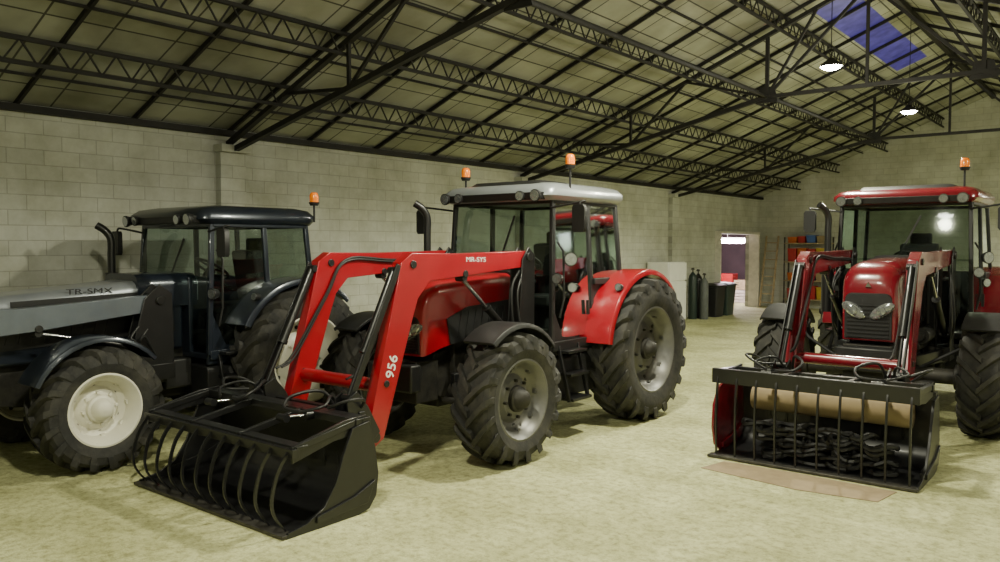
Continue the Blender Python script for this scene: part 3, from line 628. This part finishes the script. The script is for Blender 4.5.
# ---------------------------------------------------------------- annex behind the doorway
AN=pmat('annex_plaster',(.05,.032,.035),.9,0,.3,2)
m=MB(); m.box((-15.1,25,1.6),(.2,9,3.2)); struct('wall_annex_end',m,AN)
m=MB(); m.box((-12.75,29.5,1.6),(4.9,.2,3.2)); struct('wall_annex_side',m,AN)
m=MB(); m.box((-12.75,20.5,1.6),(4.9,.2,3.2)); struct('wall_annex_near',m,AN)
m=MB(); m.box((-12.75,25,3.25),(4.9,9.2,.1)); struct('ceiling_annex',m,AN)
m=MB(); zt_=2.2; m.box((-11.35,27.0,zt_+.08),(1.2,.16,.06),0); m.cyl((-11.95,27.0,zt_),(-10.75,27.0,zt_),.09,n=10,m=1); m.cyl((-11.35,27.0,zt_+.05),(-11.35,27.0,3.21),.01,n=6)
TL=make('fluorescent_light',m,[WHITE,pmat('tube_glow',(1,.9,1),.4,emit=(1,.8,.97),es=90)],label='pinkish fluorescent tube fitting hanging beyond the doorway',cat='lamp')
ld=bpy.data.lights.new('tube_light','POINT'); ld.energy=300; ld.shadow_soft_size=.3; ld.color=(1,.88,.88); lo=bpy.data.objects.new('tube_light',ld); COL.objects.link(lo); lo.location=(-11.35,26.5,1.9); lo.parent=TL
CARD=pmat('cardboard',(.33,.25,.15),.85,0,.1,10)
WOOD=pmat('pale_wood',(.42,.33,.2),.8,0,.25,12)
def crate(loc,d,mat,rz=0,lab='pale wooden slatted crate'):
    m=MB(); x,y,z=d
    for i in range(4):
        zz=z*(i+.5)/4
        for s in(-1,1): m.box((s*(x/2-.03),0,zz),(.04,y-.04,z/4-.02)); m.box((0,s*(y/2-.03),zz),(x-.04,.04,z/4-.02))
    for sx in(-1,1):
        for sy in(-1,1): m.box((sx*(x/2-.03),sy*(y/2-.03),z/2),(.05,.05,z))
    m.box((0,0,.03),(x-.03,y-.03,.03)); make('crate',m,mat,loc=loc,rotz=rz,label=lab,cat='crate',group='stacked crates')
PINK=pmat('pale_painted_wood',(.7,.62,.6),.7); BLUEC=pmat('blue_plastic',(.06,.13,.4),.5); REDC=pmat('red_plastic',(.4,.02,.02),.5); ORC=pmat('orange_plastic',(.5,.12,.02),.5); YELC=pmat('yellow_plastic',(.5,.34,.04),.5)
crate((-11.0,27.7,0),(.7,.6,.45),PINK); crate((-11.0,27.7,.452),(.6,.5,.35),WOOD,.1); crate((-11.85,28.1,0),(.8,.7,.6),PINK); crate((-12.6,27.4,0),(.6,.6,.5),WOOD,.2)
crate((-11.8,28.1,.602),(.6,.5,.4),REDC,0,'red slatted plastic crate'); crate((-10.9,28.7,0),(.7,.7,.8),WOOD)
# ---------------------------------------------------------------- wall side clutter
WENAM=pmat('white_enamel',(.80,.80,.76),.35,0,.05,4,coat=.3)
r=empty('refrigerator',(XL+.36,19.0,0),label='white enamel refrigerator against the block wall',cat='refrigerator')
m=MB(); m.box((0,0,.82),(.6,.98,1.58)); m.box((-.0,0,.03),(.5,.8,.06)); make('body',m,WENAM,r,bevel=.015)
m=MB(); m.box((.32,0,.6),(.04,.96,1.0)); m.box((.35,.4,1.0),(.03,.03,.18)); make('door',m,WENAM,r,bevel=.01)
m=MB(); m.box((.32,0,1.36),(.04,.96,.46)); m.box((.35,.4,1.2),(.03,.03,.12)); make('freezer_door',m,WENAM,r,bevel=.01)
def gas(loc,mat,h=1.35,lab='dark steel gas cylinder by the block wall'):
    r=empty('gas_cylinder',loc,label=lab,cat='gas cylinder',group='gas cylinders by the wall')
    m=MB(); m.lathe([(0,.001),(0,.11),(.03,.12),(h-.25,.12),(h-.15,.10),(h-.08,.05),(h-.05,.03),(h-.05,.001)],ax='Z',n=20); make('body',m,mat,r)
    m=MB(); m.cyl((0,0,h-.06),(0,0,h+.05),.02,n=8); m.cyl((-.05,0,h+.03),(.05,0,h+.03),.015,n=8); m.cyl((0,0,h+.05),(0,0,h+.07),.04,n=12); make('valve',m,WORN,r)
DKG=pmat('dark_green_paint',(.02,.035,.03),.4)
gas((XL+.35,20.6,0),DKG); gas((XL+.35,20.95,0),BLACK,1.3); gas((XL+.62,20.75,0),pmat('grey_paint',(.10,.11,.11),.4),1.2,'grey steel gas cylinder by the block wall')
def bin_(loc,mat,lab):
    r=empty('waste_bin',loc,label=lab,cat='bin',group='bins by the wall')
    m=MB(); m.loft([rplan(-.22,.22,-.25,.25,.05,.0),rplan(-.28,.28,-.32,.32,.06,.85)]); m.cyl((-.26,-.2,.09),(-.26,.2,.09),.09,n=14); make('body',m,mat,r)
    m=MB(); m.loft([rplan(-.30,.31,-.34,.34,.06,.86),rplan(-.30,.31,-.34,.34,.06,.90),rplan(-.2,.2,-.25,.25,.06,.95)]); make('lid',m,mat,r)
bin_((XL+.45,21.7,0),PLAST,'dark plastic wheeled bin by the doorway'); bin_((XL+.45,22.45,0),DKG,'dark green plastic wheeled bin by the doorway')
crate((XL+.45,17.9,0),(.6,.9,.55),WENAM,0,'white painted crate by the wall')
r=empty('shelf_rack',(-8.3,YF-.3,0),label='metal shelving rack against the gable wall',cat='shelf')
for sx in(-.7,.7):
    for sy in(-.2,.2):
        m=MB(); m.box((sx,sy,1.15),(.04,.04,2.3)); make('upright',m,WORN,r)
for z in(.3,.9,1.5,2.1):
    m=MB(); m.box((0,0,z),(1.44,.44,.03)); make('shelf_board',m,WOOD,r,label='wooden shelf board')
mats=[REDC,ORC,REDC,YELC,ORC,REDC,BLUEC,CARD]
k=0
for z in(.315,.915,1.515,2.115):
    x=-.62
    while x<.4:
        w=random.uniform(.22,.30);h=random.uniform(.2,.42) if z<2 else random.uniform(.15,.3)
        m=MB(); m.loft([rplan(-w/2+.02,w/2-.02,-.15,.15,.02,0),rplan(-w/2,w/2,-.17,.17,.02,h),rplan(-w/2-.008,w/2+.008,-.178,.178,.02,h+.001),rplan(-w/2-.008,w/2+.008,-.178,.178,.02,h+.03)])
        mt=mats[k%8]; make('storage_box',m,mt,loc=(-8.3+x+w/2,YF-.3,z+.0005),label=mt.name.replace('_',' ')+' storage box on the shelving rack',cat='box',group='boxes on the rack')
        x+=w+.03;k+=1
m=MB()
for s in(-.2,.2): m.beam((s,0,0.02),(s,.55,2.35),.06,.03)
for i in range(8): m.beam((-.2,.55*(i+.6)/8.4,2.35*(i+.6)/8.4),(.2,.55*(i+.6)/8.4,2.35*(i+.6)/8.4),.03,.03)
make('ladder',m,WOOD,loc=(-9.55,YF-.62,0),label='wooden ladder leaning on the gable wall',cat='ladder')
# ---------------------------------------------------------------- things at the right bucket
m=MB(); m.loft([[V(p) for p in((-.80,-.20,z),(.1,-.32,z),(.72,-.24,z),(.78,.14,z),(-.1,.17,z),(-.72,.15,z))] for z in(.001,.006)])
make('cardboard_sheet',m,CARD,loc=(-2.3,7.03,0),label='flattened cardboard sheet lying on the floor',cat='cardboard')
m=MB(); rr_=random.Random(8)
for i in range(46):
    R=rr_.uniform(.08,.16); cx=rr_.uniform(-.55,.62); a=rr_.uniform(0,3.14); tl=rr_.uniform(-.35,.35); zc=.05+(i%9)*.036
    pts=[]
    for j in range(18):
        t=2*math.pi*j/18; q=V((R*1.2*math.cos(t),R*.7*math.sin(t),.015*math.sin(3*t)))
        q=Matrix.Rotation(a*.4,3,'Z')@(Matrix.Rotation(tl,3,'X')@q); q=V((cx+q.x,max(-.11,min(.11,q.y)),max(.045,zc+q.z))); pts.append(q)
    m.tube(pts,.022,6,loop=True)
make('hose_pile',m,PLAST,loc=(TX+.02,TY-2.36,.0),label='tangled pile of black rubber hoses in the bucket',cat='hoses',kind='stuff')
m=MB(); m.cyl((-.72,0,0),(.72,0,0),.12,n=28); m.cyl((-.73,0,0),(-.719,0,0),.03,n=12); m.cyl((.719,0,0),(.73,0,0),.03,n=12)
make('cardboard_roll',m,CARD,loc=(TX+.05,TY-2.06,.53),label='tan cardboard roll lying in the bucket',cat='roll')
# camera
cam=bpy.data.cameras.new('camera'); cam.lens=28.8; cam.sensor_width=36; co=bpy.data.objects.new('camera',cam); COL.objects.link(co)
co.location=(0,0,2.05); co.rotation_euler=(math.radians(90-2.58),0,math.radians(38.66)); S.camera=co
w=bpy.data.worlds.new('world'); S.world=w; w.use_nodes=True; w.node_tree.nodes['Background'].inputs[0].default_value=(.02,.025,.04,1); w.node_tree.nodes['Background'].inputs[1].default_value=.3
